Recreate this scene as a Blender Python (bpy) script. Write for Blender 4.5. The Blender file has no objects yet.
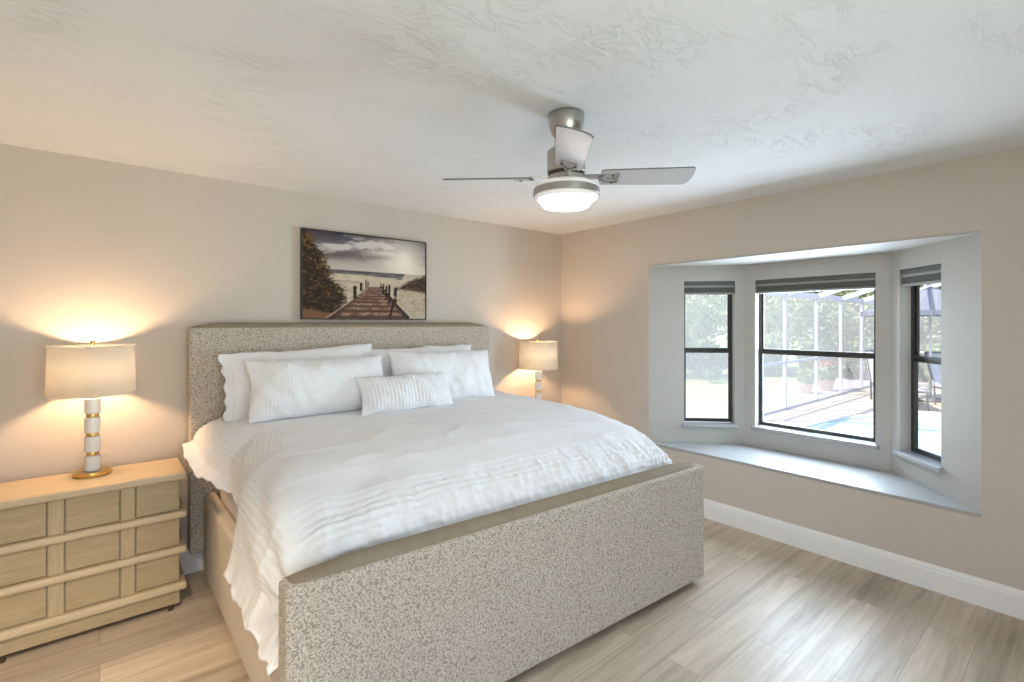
import bpy, bmesh, math, random
from math import sin, cos, pi, radians, sqrt, exp
import numpy as np
from mathutils import Vector, Matrix, noise as mn

scene = bpy.context.scene
COL = scene.collection
random.seed(7)

# ------------------------------------------------------------------ camera, light, exposure
YAW = radians(39.904)
CAM = Vector((-3.666, -3.595, 1.528))
cd = bpy.data.cameras.new('camera')
cd.sensor_width = 36
cd.lens = 495.064 / 1024 * 36
cd.shift_y = -18 / 1024
cd.clip_start = 0.02
cam = bpy.data.objects.new('camera', cd)
COL.objects.link(cam)
cam.location = CAM
cam.rotation_euler = (radians(90), 0, -YAW)
scene.camera = cam

vs = scene.view_settings
vs.view_transform = 'Standard'
vs.look = 'None'
vs.gamma = 1
vs.use_curve_mapping = False
vs.exposure = 0.0
scene.cycles.max_bounces = 10
scene.cycles.diffuse_bounces = 6
scene.cycles.transparent_max_bounces = 16
scene.cycles.sample_clamp_indirect = 6
scene.cycles.caustics_reflective = False
scene.cycles.caustics_refractive = False

world = bpy.data.worlds.new('sky')
scene.world = world
world.use_nodes = True
wn = world.node_tree
wn.nodes.clear()
wo = wn.nodes.new('ShaderNodeOutputWorld')
wb = wn.nodes.new('ShaderNodeBackground')
sky = wn.nodes.new('ShaderNodeTexSky')
sky.sky_type = 'NISHITA'
sky.sun_disc = False
sky.sun_elevation = radians(52)
sky.sun_rotation = radians(300)
sky.air_density = 1.0
sky.dust_density = 1.0
wb.inputs['Strength'].default_value = 0.42
wn.links.new(sky.outputs[0], wb.inputs['Color'])
wn.links.new(wb.outputs[0], wo.inputs['Surface'])

def lamp(name, kind, loc, energy, color, **kw):
    l = bpy.data.lights.new(name, kind)
    l.energy = energy
    l.color = color
    for k, v in kw.items():
        setattr(l, k, v)
    o = bpy.data.objects.new(name, l)
    COL.objects.link(o)
    o.location = loc
    return o

sun = lamp('sun', 'SUN', (-6, 6, 12), 7.0, (1, .95, .87), angle=radians(1.0))
sun.rotation_euler = Vector((0.42, -0.40, -0.82)).to_track_quat('-Z', 'Y').to_euler()
# added fill light, set in a made-up opening behind the camera
rear = lamp('rear_fill_light', 'AREA', (-3.25, -4.66, 1.2), 37, (.90, .95, 1.0),
            shape='RECTANGLE', size=2.0, size_y=2.0)
rear.rotation_euler = (radians(90), 0, 0)
# added warm spot without a fixture, out of view, brightens the left floor
floor_fill = lamp('added_floor_spot', 'SPOT', (-4.05, -3.0, 2.38), 310, (1, .82, .58), spot_size=radians(52), spot_blend=1.0, shadow_soft_size=.08)
floor_fill.rotation_euler = (Vector((-4.0, -1.4, 0)) - Vector((-4.05, -3.0, 2.38))).to_track_quat('-Z', 'Y').to_euler()
# daylight entering through the bay panes
bay = lamp('bay_daylight', 'AREA', (.86, -2.13, 1.25), 100, (.70, .86, 1.0),
           shape='RECTANGLE', size=1.1, size_y=1.2)
bay.rotation_euler = (radians(90), 0, radians(90))

# ------------------------------------------------------------------ helpers
def link(o, parent=None):
    COL.objects.link(o)
    if parent is not None:
        o.parent = parent
    return o

def obj(name, bm, mat, parent=None, smooth=False, bevel=0, seg=2, auto=None):
    me = bpy.data.meshes.new(name)
    bmesh.ops.recalc_face_normals(bm, faces=bm.faces)
    bm.to_mesh(me)
    bm.free()
    me.materials.append(mat)
    o = bpy.data.objects.new(name, me)
    link(o, parent)
    if smooth or bevel:
        for p in me.polygons:
            p.use_smooth = True
    if bevel:
        m = o.modifiers.new('bevel', 'BEVEL')
        m.width = bevel
        m.segments = seg
        m.limit_method = 'ANGLE'
        m.angle_limit = radians(40)
        w = o.modifiers.new('wn', 'WEIGHTED_NORMAL')
        w.keep_sharp = True
    return o

def thing(name, label, cat, loc=(0, 0, 0), rotz=0, group=None):
    o = bpy.data.objects.new(name, None)
    o.empty_display_size = .05
    link(o)
    o.location = loc
    o.rotation_euler = (0, 0, rotz)
    return tag(o, label, cat, group)

def tag(o, label, cat, group=None):
    o['label'] = label
    o['category'] = cat
    if group:
        o['group'] = group
    return o

def struct(o):
    o['kind'] = 'structure'
    return o

def copy_tree(o, parent=None):
    c = o.copy()
    COL.objects.link(c)
    if parent is not None:
        c.parent = parent
    for ch in list(o.children):
        copy_tree(ch, c)
    return c

def B(): return bmesh.new()

def box(bm, x0, x1, y0, y1, z0, z1, M=None):
    vs_ = [Vector((x, y, z)) for x in (x0, x1) for y in (y0, y1) for z in (z0, z1)]
    if M is not None:
        vs_ = [M @ v for v in vs_]
    v = [bm.verts.new(p) for p in vs_]
    for f in ((0, 1, 3, 2), (4, 6, 7, 5), (0, 4, 5, 1), (2, 3, 7, 6), (0, 2, 6, 4), (1, 5, 7, 3)):
        bm.faces.new([v[i] for i in f])
    return bm

def prism(bm, pts, z0, z1, M=None):
    a = [Vector((p[0], p[1], z0)) for p in pts]
    b = [Vector((p[0], p[1], z1)) for p in pts]
    if M is not None:
        a = [M @ p for p in a]; b = [M @ p for p in b]
    a = [bm.verts.new(p) for p in a]; b = [bm.verts.new(p) for p in b]
    n = len(pts)
    bm.faces.new(a[::-1]); bm.faces.new(b)
    for i in range(n):
        bm.faces.new((a[i], a[(i + 1) % n], b[(i + 1) % n], b[i]))
    return bm

def lathe(bm, prof, n=32, M=None, closed=True):
    """prof: list of (r, z)"""
    rings = []
    for r, z in prof:
        ring = []
        for i in range(n):
            a = 2 * pi * i / n
            p = Vector((r * cos(a), r * sin(a), z))
            ring.append(bm.verts.new(M @ p if M is not None else p))
        rings.append(ring)
    for a, b in zip(rings, rings[1:]):
        for i in range(n):
            bm.faces.new((a[i], a[(i + 1) % n], b[(i + 1) % n], b[i]))
    if closed:
        bm.faces.new(rings[0][::-1]); bm.faces.new(rings[-1])
    return bm

def tube(bm, a, b, r, n=10, r2=None):
    a = Vector(a); b = Vector(b)
    d = b - a
    M = Matrix.Translation(a) @ d.to_track_quat('Z', 'Y').to_matrix().to_4x4()
    return lathe(bm, [(r, 0), (r2 if r2 is not None else r, d.length)], n, M)

def grid_faces(bm, vv):
    for r0, r1 in zip(vv, vv[1:]):
        for i in range(len(r0) - 1):
            bm.faces.new((r0[i], r0[i + 1], r1[i + 1], r1[i]))

# ------------------------------------------------------------------ materials
def srgb(r, g, b):
    f = lambda c: (c / 255 / 12.92) if c / 255 <= .04045 else ((c / 255 + .055) / 1.055) ** 2.4
    return (f(r), f(g), f(b), 1)

class N:
    def __init__(s, name):
        s.m = bpy.data.materials.new(name)
        s.m.use_nodes = True
        s.t = s.m.node_tree
        s.p = s.t.nodes['Principled BSDF']
        s.out = s.t.nodes['Material Output']
    def n(s, typ, **kw):
        o = s.t.nodes.new('ShaderNode' + typ)
        for k, v in kw.items():
            if k.startswith('i_'):
                key = k[2:].replace('_', ' ')
                o.inputs[int(key) if key.isdigit() else key].default_value = v
            else:
                setattr(o, k, v)
        return o
    def l(s, a, b): s.t.links.new(a, b)
    def coord(s, scale=(1, 1, 1), kind='Object', rot=(0, 0, 0)):
        tc = s.n('TexCoord')
        mp = s.n('Mapping')
        mp.inputs['Scale'].default_value = scale
        mp.inputs['Rotation'].default_value = rot
        s.l(tc.outputs[kind], mp.inputs['Vector'])
        return mp.outputs[0]
    def noise(s, vec, scale, detail=3, rough=.5, dist=0):
        o = s.n('TexNoise')
        o.inputs['Scale'].default_value = scale
        o.inputs['Detail'].default_value = detail
        o.inputs['Roughness'].default_value = rough
        o.inputs['Distortion'].default_value = dist
        if vec is not None: s.l(vec, o.inputs['Vector'])
        return o.outputs['Fac']
    def ramp(s, fac, stops):
        o = s.n('ValToRGB')
        e = o.color_ramp.elements
        while len(e) < len(stops): e.new(.5)
        for el, (p, c) in zip(e, stops):
            el.position = p; el.color = c
        s.l(fac, o.inputs['Fac'])
        return o.outputs['Color']
    def bump(s, h, strength=.3, dist=.01):
        o = s.n('Bump')
        o.inputs['Strength'].default_value = strength
        o.inputs['Distance'].default_value = dist
        s.l(h, o.inputs['Height'])
        s.l(o.outputs[0], s.p.inputs['Normal'])
        return o
    def base(s, col, rough=.5, metal=0, spec=None):
        if isinstance(col, tuple): s.p.inputs['Base Color'].default_value = col
        else: s.l(col, s.p.inputs['Base Color'])
        s.p.inputs['Roughness'].default_value = rough
        s.p.inputs['Metallic'].default_value = metal
        if spec is not None: s.p.inputs['Specular IOR Level'].default_value = spec
        return s

def simple(name, col, rough=.5, metal=0, var=.06, scale=8, bump=None, spec=None):
    m = N(name)
    v = m.coord()
    f = m.noise(v, scale, 4)
    lo = tuple(c * (1 - var) for c in col[:3]) + (1,)
    hi = tuple(min(1, c * (1 + var)) for c in col[:3]) + (1,)
    m.base(m.ramp(f, [(.3, lo), (.7, hi)]), rough, metal, spec)
    if bump:
        m.bump(m.noise(v, bump[0], 3), bump[1], bump[2])
    return m.m

WALL = simple('wall_paint', (.60, .54, .48, 1), .75, var=.015, scale=2, bump=(60, .12, .003), spec=.25)
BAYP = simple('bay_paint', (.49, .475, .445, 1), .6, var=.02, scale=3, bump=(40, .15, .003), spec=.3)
TRIM = simple('trim_white', (.87, .86, .85, 1), .35, var=.01)
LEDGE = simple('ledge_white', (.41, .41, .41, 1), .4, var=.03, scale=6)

def ceiling_mat():
    m = N('knockdown_ceiling')
    v = m.coord()
    v2 = m.coord(scale=(1, 2.2, 1), rot=(0, 0, .6))
    a = m.noise(v2, 7, 7, .68, 1.0)
    msk = m.ramp(m.noise(v, 2.3, 3), [(.44, (0, 0, 0, 1)), (.68, (1, 1, 1, 1))])
    b0 = m.ramp(a, [(.50, (0, 0, 0, 1)), (.56, (1, 1, 1, 1))])
    bm_ = m.n('MixRGB', blend_type='MULTIPLY'); bm_.inputs[0].default_value = 1
    m.l(b0, bm_.inputs[1]); m.l(msk, bm_.inputs[2]); b = bm_.outputs[0]
    m.base((.77, .78, .79, 1), .8, spec=.2)
    m.bump(b, .6, .005)
    return m.m
CEIL = ceiling_mat()

def floor_mat():
    m = N('vinyl_plank_floor')
    v = m.coord()
    br = m.n('TexBrick', offset=.37, offset_frequency=2, squash=1)
    br.inputs['Color1'].default_value = (0, 0, 0, 1)
    br.inputs['Color2'].default_value = (1, 1, 1, 1)
    br.inputs['Mortar'].default_value = (.5, .5, .5, 1)
    br.inputs['Scale'].default_value = 1
    br.inputs['Mortar Size'].default_value = .0012
    br.inputs['Mortar Smooth'].default_value = .2
    br.inputs['Bias'].default_value = 0
    br.inputs['Brick Width'].default_value = 1.22
    br.inputs['Row Height'].default_value = .178
    m.l(v, br.inputs['Vector'])
    # offset the grain for each plank
    sc = m.n('VectorMath', operation='SCALE'); sc.inputs['Scale'].default_value = 7.3
    m.l(br.outputs['Color'], sc.inputs[0])
    ad = m.n('VectorMath', operation='ADD')
    m.l(v, ad.inputs[0]); m.l(sc.outputs[0], ad.inputs[1])
    st = m.n('Mapping'); st.inputs['Scale'].default_value = (.55, 8, 1)
    m.l(ad.outputs[0], st.inputs['Vector'])
    g = m.noise(st.outputs[0], 2.2, 8, .62, .6)
    st2 = m.n('Mapping'); st2.inputs['Scale'].default_value = (2, 50, 1)
    m.l(ad.outputs[0], st2.inputs['Vector'])
    g2 = m.noise(st2.outputs[0], 2, 4, .6)
    c = m.ramp(g, [(.25, (.32, .25, .18, 1)), (.5, (.50, .415, .32, 1)), (.75, (.62, .54, .44, 1))])
    mx = m.n('MixRGB', blend_type='OVERLAY'); mx.inputs[0].default_value = .22
    m.l(c, mx.inputs[1]); m.l(g2, mx.inputs[2])
    tint = m.ramp(br.outputs['Color'], [(0, (.82, .81, .80, 1)), (1, (1.16, 1.15, 1.15, 1))])
    mu = m.n('MixRGB', blend_type='MULTIPLY'); mu.inputs[0].default_value = 1
    m.l(mx.outputs[0], mu.inputs[1]); m.l(tint, mu.inputs[2])
    seam = m.n('MixRGB'); seam.inputs[2].default_value = (.16, .12, .085, 1)
    sf = m.n('Math', operation='MULTIPLY'); sf.inputs[1].default_value = .6
    m.l(br.outputs['Fac'], sf.inputs[0]); m.l(sf.outputs[0], seam.inputs[0])
    m.l(mu.outputs[0], seam.inputs[1])
    m.base(seam.outputs[0], .38, spec=.5)
    rr = m.ramp(g, [(.2, (.46, .46, .46, 1)), (.8, (.36, .36, .36, 1))])
    m.l(rr, m.p.inputs['Roughness'])
    m.bump(g2, .08, .002)
    return m.m
FLOOR = floor_mat()

def boucle_mat():
    m = N('boucle_fabric')
    v = m.coord()
    w = m.noise(v, 40, 2)
    ad = m.n('VectorMath', operation='MULTIPLY_ADD')
    ad.inputs[1].default_value = (.02, .02, .02)
    wn_ = m.n('TexNoise'); wn_.inputs['Scale'].default_value = 45
    m.l(v, wn_.inputs['Vector'])
    m.l(wn_.outputs['Color'], ad.inputs[0]); m.l(v, ad.inputs[2])
    vo = m.n('TexVoronoi', feature='F1'); vo.inputs['Scale'].default_value = 145
    m.l(ad.outputs[0], vo.inputs['Vector'])
    c = m.ramp(vo.outputs['Distance'], [(.22, (.67, .615, .54, 1)), (.48, (.555, .50, .43, 1)), (.74, (.335, .29, .23, 1))])
    m.base(c, .95, spec=.1)
    inv = m.n('Math', operation='SUBTRACT'); inv.inputs[0].default_value = 1
    m.l(vo.outputs['Distance'], inv.inputs[1])
    m.bump(inv.outputs[0], .6, .008)
    m.p.inputs['Sheen Weight'].default_value = .15
    return m.m
BOUCLE = boucle_mat()
TANVEL = simple('tan_velvet', (.27, .225, .16, 1), .8, var=.08, scale=14, bump=(180, .15, .002), spec=.2)
RAILF = simple('smooth_beige_upholstery', (.64, .585, .505, 1), .9, var=.05, scale=70, bump=(260, .3, .002), spec=.1)

def linen(name, col):
    m = N(name)
    v = m.coord()
    f = m.noise(v, 5, 5)
    m.base(m.ramp(f, [(.3, tuple(c * .97 for c in col) + (1,)), (.7, tuple(col) + (1,))]), .88, spec=.15)
    a = m.noise(v, 18, 4, .6, .6)
    b = m.noise(v, 420, 2)
    ma = m.n('Math', operation='MULTIPLY_ADD'); ma.inputs[1].default_value = .12
    m.l(b, ma.inputs[0]); m.l(a, ma.inputs[2])
    m.bump(ma.outputs[0], .30, .012)
    m.p.inputs['Sheen Weight'].default_value = .1
    return m.m
LINEN = linen('white_cotton', (.83, .838, .855))
SHEET = linen('white_sheet', (.78, .76, .74))

def wood(name, c0, c1, along='x'):
    m = N(name)
    v = m.coord(scale=(1.5, 12, 12) if along == 'x' else (12, 12, 1.5))
    g = m.noise(v, 4, 6, .6, .8)
    v2 = m.coord(scale=(4, 120, 120) if along == 'x' else (120, 120, 4))
    g2 = m.noise(v2, 3, 3)
    c = m.ramp(g, [(.3, c0), (.7, c1)])
    mx = m.n('MixRGB', blend_type='OVERLAY'); mx.inputs[0].default_value = .25
    m.l(c, mx.inputs[1]); m.l(g2, mx.inputs[2])
    m.base(mx.outputs[0], .5, spec=.3)
    m.bump(g2, .06, .001)
    return m.m
OAK = wood('light_oak', (.49, .39, .255, 1), (.58, .48, .335, 1))
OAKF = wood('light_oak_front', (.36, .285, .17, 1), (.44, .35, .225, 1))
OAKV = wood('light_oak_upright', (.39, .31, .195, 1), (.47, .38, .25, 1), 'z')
DARKW = simple('dark_recess', (.05, .035, .02, 1), .7)
BRASS = simple('aged_brass', (.72, .48, .17, 1), .28, 1, var=.1, scale=20)
MARBLE = simple('white_marble', (.83, .82, .80, 1), .25, var=.05, scale=14)
NICKEL = simple('brushed_nickel', (.46, .44, .41, 1), .28, 1, var=.06, scale=40)
BLADE = simple('silver_blade', (.60, .605, .655, 1), .42, .2, var=.02)
EDGE = simple('blade_edge_dark', (.16, .16, .16, 1), .5, 0)
BLACKM = simple('dark_bronze_frame', (.045, .043, .04, 1), .45, .2, var=.1)
SHADEF = simple('grey_shade_fabric', (.12, .122, .11, 1), .9, var=.05)
SHADEL = simple('grey_shade_band', (.30, .30, .285, 1), .8, var=.05)
FRAMEB = simple('black_canvas_edge', (.035, .025, .018, 1), .5)

def emis(name, col, strength, base=(.8, .8, .8, 1)):
    m = N(name)
    m.base(base, .5)
    m.p.inputs['Emission Color'].default_value = col
    m.p.inputs['Emission Strength'].default_value = strength
    return m.m
BULB = emis('warm_bulb', (1, .635, .345, 1), 320)
DIFF = emis('lit_fan_diffuser', (1, .97, .93, 1), 16)
RINGA = emis('lit_acrylic_ring', (1, .97, .97, 1), .22)

def shade_mat():
    m = N('linen_lamp_shade')
    v = m.coord(scale=(1, 1, 1))
    f = m.noise(v, 220, 2)
    c = m.ramp(f, [(.3, (.90, .87, .80, 1)), (.7, (.94, .915, .85, 1))])
    d = m.n('BsdfDiffuse'); t = m.n('BsdfTranslucent')
    m.l(c, d.inputs[0]); m.l(c, t.inputs[0])
    mx = m.n('MixShader'); mx.inputs[0].default_value = .62
    m.l(d.outputs[0], mx.inputs[1]); m.l(t.outputs[0], mx.inputs[2])
    m.l(mx.outputs[0], m.out.inputs['Surface'])
    return m.m
SHADE = shade_mat()

def glass_mat():
    m = N('window_glass')
    tr = m.n('BsdfTransparent'); tr.inputs[0].default_value = (.98, .98, .98, 1)
    gl = m.n('BsdfGlossy'); gl.inputs['Roughness'].default_value = .02
    fr = m.n('Fresnel'); fr.inputs[0].default_value = 1.45
    mx = m.n('MixShader')
    ge = m.n('NewGeometry')
    inv = m.n('Math', operation='SUBTRACT'); inv.inputs[0].default_value = 1
    m.l(ge.outputs['Backfacing'], inv.inputs[1])
    mu = m.n('Math', operation='MULTIPLY')
    m.l(fr.outputs[0], mu.inputs[0]); m.l(inv.outputs[0], mu.inputs[1])
    m.l(mu.outputs[0], mx.inputs[0]); m.l(tr.outputs[0], mx.inputs[1]); m.l(gl.outputs[0], mx.inputs[2])
    m.l(mx.outputs[0], m.out.inputs['Surface'])
    return m.m
GLASS = glass_mat()

def mesh_screen():
    m = N('pool_cage_screen')
    tr = m.n('BsdfTransparent')
    d = m.n('BsdfDiffuse'); d.inputs[0].default_value = (.85, .85, .85, 1)
    t = m.n('BsdfTranslucent'); t.inputs[0].default_value = (.85, .85, .85, 1)
    a = m.n('MixShader'); a.inputs[0].default_value = .5
    m.l(d.outputs[0], a.inputs[1]); m.l(t.outputs[0], a.inputs[2])
    mx = m.n('MixShader'); mx.inputs[0].default_value = .26
    m.l(tr.outputs[0], mx.inputs[1]); m.l(a.outputs[0], mx.inputs[2])
    m.l(mx.outputs[0], m.out.inputs['Surface'])
    return m.m
SCREEN = mesh_screen()

# ------------------------------------------------------------------ room shell
H = 2.44
LX, RY = -4.45, -4.6
A_, B_, C_, D_ = (0, -1.06), (.56, -1.63), (.56, -2.64), (0, -3.17)
ZB, ZT = .497, 2.017
bm = B(); box(bm, LX - .2, .12, RY - .2, .2, -.12, 0); struct(obj('floor', bm, FLOOR))
bm = B(); box(bm, LX - .2, .9, RY - .2, .2, H, H + .25); struct(obj('ceiling', bm, CEIL))
bm = B(); box(bm, LX - .2, .12, 0, .2, 0, H); struct(obj('wall_back', bm, WALL))
bm = B(); box(bm, LX - .2, LX, RY, 0, 0, H); struct(obj('wall_left', bm, WALL))
bm = B()
box(bm, 0, .12, A_[1], 0, 0, H); box(bm, 0, .12, RY, D_[1], 0, H)
box(bm, 0, .12, D_[1], A_[1], 0, ZB - .022); box(bm, 0, .12, D_[1], A_[1], ZT + .013, H)
struct(obj('wall_right', bm, WALL))
bm = B()   # wall behind the camera with an empty opening added for the fill light
box(bm, LX - .2, -4.3, RY - .2, RY, 0, H); box(bm, -2.2, .12, RY - .2, RY, 0, H)
box(bm, -4.3, -2.2, RY - .2, RY, 2.2, H); box(bm, -4.3, -2.2, RY - .2, RY, 0, .12)
struct(obj('wall_rear', bm, WALL))

def baseboard(name, p, q, inward):
    """profile swept from p to q; inward is the unit vector into the room"""
    bm = B()
    prof = [(0, 0), (.016, 0), (.016, .112), (.012, .118), (.013, .126), (.008, .136), (.005, .146), (0, .146)]
    ends = []
    for e in (p, q):
        ends.append([bm.verts.new((e[0] + inward[0] * o_, e[1] + inward[1] * o_, z)) for o_, z in prof])
    n = len(prof)
    for i in range(n):
        bm.faces.new((ends[0][i], ends[0][(i + 1) % n], ends[1][(i + 1) % n], ends[1][i]))
    bm.faces.new(ends[0]); bm.faces.new(ends[1][::-1])
    struct(obj(name, bm, TRIM))
baseboard('baseboard_right', (0, 0), (0, RY), (-1, 0))
baseboard('baseboard_back', (LX, 0), (-.016, 0), (0, -1))
baseboard('baseboard_left', (LX, RY), (LX, -.016), (1, 0))

# bay: ledge, soffit, three panels with window openings
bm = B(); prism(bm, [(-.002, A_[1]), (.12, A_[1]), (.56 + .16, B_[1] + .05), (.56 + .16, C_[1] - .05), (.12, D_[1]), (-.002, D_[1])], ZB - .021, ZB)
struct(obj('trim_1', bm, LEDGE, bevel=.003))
bm = B(); prism(bm, [(-.002, A_[1]), (.12, A_[1]), (.56 + .16, B_[1] + .05), (.56 + .16, C_[1] - .05), (.12, D_[1]), (-.002, D_[1])], ZT, ZT + .012)
prism(bm, [(.121, A_[1]), (.56 + .16, B_[1] + .05), (.56 + .16, C_[1] - .05), (.121, D_[1])], ZT + .012, ZT + .30)
struct(obj('trim_2', bm, BAYP))

WZ0, WZ1 = .655, 1.886
def bay_panel(P, Q, u0, u1, wall_name, win_name, sill_ext):
    P2, Q2 = Vector((P[0], P[1], 0)), Vector((Q[0], Q[1], 0))
    u = (Q2 - P2); L = u.length; u.normalize()
    n = Vector((-u.y, u.x, 0))
    if n.x < 0: n = -n            # outwards
    M = Matrix((( u.x, n.x, 0, P2.x), (u.y, n.y, 0, P2.y), (0, 0, 1, 0), (0, 0, 0, 1)))
    T = .11
    bm = B()
    e0 = 0.0; e1 = L
    box(bm, e0, u0, 0, T, ZB, ZT, M); box(bm, u1, e1, 0, T, ZB, ZT, M)
    box(bm, u0, u1, 0, T, ZB, WZ0, M); box(bm, u0, u1, 0, T, WZ1, ZT, M)
    struct(obj(wall_name, bm, BAYP))
    # window
    w = bpy.data.objects.new(win_name, None); link(w); struct(w)
    f = .016
    def frame(bm, a, b, z0, z1, t, n0, n1):
        box(bm, a, a + t, n0, n1, z0, z1, M); box(bm, b - t, b, n0, n1, z0, z1, M)
        box(bm, a + t, b - t, n0, n1, z0, z0 + t, M); box(bm, a + t, b - t, n0, n1, z1 - t, z1, M)
    bm = B(); frame(bm, u0, u1, WZ0 + .012, WZ1, .014, .072, .108); obj('window_frame', bm, BLACKM, w)
    zm = 1.285
    bm = B(); frame(bm, u0 + .014, u1 - .014, zm - .018, WZ1 - .014, f, .090, .106); obj('upper_sash', bm, BLACKM, w)
    bm = B(); frame(bm, u0 + .014, u1 - .014, WZ0 + .026, zm + .026, f, .070, .088); obj('lower_sash', bm, BLACKM, w)
    bm = B(); box(bm, u0 + .014, u1 - .014, .084, .094, zm - .016, zm + .024, M); obj('meeting_rail', bm, BLACKM, w)
    bm = B(); box(bm, u0 + .03, u1 - .03, .097, .100, zm, WZ1 - .03, M); obj('pane', bm, GLASS, w)
    bm = B(); box(bm, u0 + .03, u1 - .03, .078, .081, WZ0 + .04, zm, M); obj('pane', bm, GLASS, w)
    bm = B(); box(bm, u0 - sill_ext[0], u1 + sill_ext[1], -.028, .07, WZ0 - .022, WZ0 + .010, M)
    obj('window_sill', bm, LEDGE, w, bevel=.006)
    return M
S3 = sqrt(.57 ** 2 + .56 ** 2)
panels = [(A_, B_, .300, .722, 'wall_bay_left', 'window_1', (.02, .02)),
          (B_, C_, .090, .926, 'wall_bay_middle', 'window_2', (.02, .02)),
          (C_, D_, .100, .478, 'wall_bay_right', 'window_3', (.03, .02))]
PM = [bay_panel(*p) for p in panels]

# raised cellular shades
shade_labels = ['raised grey cellular shade over the narrow bay window nearest the bed',
                'raised wide grey cellular shade over the middle window of the bay',
                'raised grey cellular shade over the narrow bay window at the right']
for M, p, lab in zip(PM, panels, shade_labels):
    u0, u1 = p[2] + .004, p[3] - .004
    t = thing('cellular_shade', lab, 'window shade', M @ Vector(((u0 + u1) / 2, .03, WZ1 - .001)), group='shades of the bay window')
    R = Matrix.Translation(-t.location) @ M
    bm = B(); box(bm, u0, u1, .004, .062, WZ1 - .034, WZ1 - .002, R); obj('headrail', bm, SHADEF, t, bevel=.004)
    bm = B(); box(bm, u0 + .002, u1 - .002, .008, .058, WZ1 - .052, WZ1 - .034, R); obj('upper_band', bm, SHADEL, t, bevel=.003)
    bm = B()
    for k in range(6):
        z = WZ1 - .052 - k * .0072
        prism(bm, [(0, 0), (1, 0), (1, 1), (0, 1)], 0, 1, R @ Matrix.Translation((u0 + .003, .012 - .003 * (k % 2), z - .0070)) @ Matrix.Diagonal((u1 - u0 - .006, .042 + .006 * (k % 2), .0068, 1)))
    obj('stacked_fabric', bm, SHADEF, t)
    bm = B(); box(bm, u0, u1, .006, .060, WZ1 - .112, WZ1 - .096, R); obj('bottom_rail', bm, SHADEL, t, bevel=.004)
    um = (u0 + u1) / 2
    bm = B(); box(bm, um - .025, um + .025, -.006, .006, WZ1 - .104, WZ1 - .098, R); obj('pull_handle', bm, SHADEL, t, bevel=.002)

# ------------------------------------------------------------------ bed
bed = thing('bed', 'king bed upholstered in cream boucle with tall headboard and footboard', 'bed', (-2.1, -1.0, 0))
def L(o):     # geometry below is in world coordinates; keep the Empty at the bed's base
    o.location = -Vector(o.parent.location)
    return o
bm = B(); box(bm, -3.25, -1.02, -.125, -.022, .15, 1.50); L(obj('headboard', bm, BOUCLE, bed, bevel=.018, seg=4))

def roll(bm, xs, yc, half, zb, ztf):
    """rounded cushion strip: xs stations; yc(x) centre, half thickness, zb base, ztf(x) top"""
    rings = []
    for x in xs:
        zt = ztf(x); y = yc(x); r = min(half, max(.004, zt - zb - .01))
        hh = half if zt - zb > .02 else half * .9
        prof = [(y - hh, zb)]
        for k in range(9):
            a = pi - pi * k / 8
            prof.append((y + hh * cos(a), zt - r + r * sin(a)))
        prof.append((y + hh, zb))
        rings.append([bm.verts.new((x, py, pz)) for py, pz in prof])
    n = len(rings[0])
    for a, b in zip(rings, rings[1:]):
        for i in range(n):
            bm.faces.new((a[i], a[(i + 1) % n], b[(i + 1) % n], b[i]))
    bm.faces.new(rings[0][::-1]); bm.faces.new(rings[-1])
def taper(x, x0, x1, d=.16):
    e = min(x - x0, x1 - x) / d
    return max(0, min(1, e)) ** .5
xs = [-3.235 + 2.2 * (.5 - .5 * cos(pi * i / 40)) for i in range(41)]
bm = B(); roll(bm, xs, lambda x: -.068, .044, 1.488, lambda x: 1.496 + .034 * taper(x, -3.235, -1.035))
L(obj('headboard_band', bm, TANVEL, bed, smooth=True))

FY = lambda x: -1.957 - .0575 * (x + 3.21)        # outer face of the footboard
def slant(bm, x0, x1, d0, d1, z0, z1):
    v = [bm.verts.new((x, FY(x) + d, z)) for x in (x0, x1) for d in (d0, d1) for z in (z0, z1)]
    for f in ((0, 1, 3, 2), (4, 6, 7, 5), (0, 4, 5, 1), (2, 3, 7, 6), (0, 2, 6, 4), (1, 5, 7, 3)):
        bm.faces.new([v[i] for i in f])
bm = B(); slant(bm, -3.215, -.925, 0, .10, .035, .690)
L(obj('footboard', bm, BOUCLE, bed, bevel=.016, seg=4))
xs = [-3.195 + 2.255 * (.5 - .5 * cos(pi * i / 40)) for i in range(41)]
bm = B(); roll(bm, xs, lambda x: FY(x) + .064, .046, .67, lambda x: .686 + .036 * taper(x, -3.195, -.94, .22))
L(obj('footboard_band', bm, TANVEL, bed, smooth=True))
bm = B(); box(bm, -3.182, -3.112, FY(-3.2) + .09, -.12, .03, .505); L(obj('side_rail', bm, RAILF, bed, bevel=.022, seg=4))
bm = B(); box(bm, -1.01, -.94, FY(-.98) + .09, -.12, .03, .505); L(obj('side_rail', bm, RAILF, bed, bevel=.022, seg=4))
bm = B(); box(bm, -3.13, -1.015, -1.86, -.13, .27, .38); L(obj('slat_base', bm, DARKW, bed))
for x in (-3.1, -1.05):
    for y in (-.2, -1.84):
        bm = B(); box(bm, x - .03, x + .03, y - .03, y + .03, 0, .28); L(obj('leg', bm, DARKW, bed))
for x in (-2.9, -1.25):
    bm = B(); box(bm, x - .04, x + .04, -.10, -.05, 0, .16); L(obj('leg', bm, DARKW, bed))

mat_bm = B(); box(mat_bm, -3.105, -1.06, -1.64, -.15, .385, .79)
mattress = obj('mattress', mat_bm, SHEET, None, bevel=.07, seg=5)
tag(mattress, 'white sheeted mattress showing under the duvet edge beside the rail', 'mattress')

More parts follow.
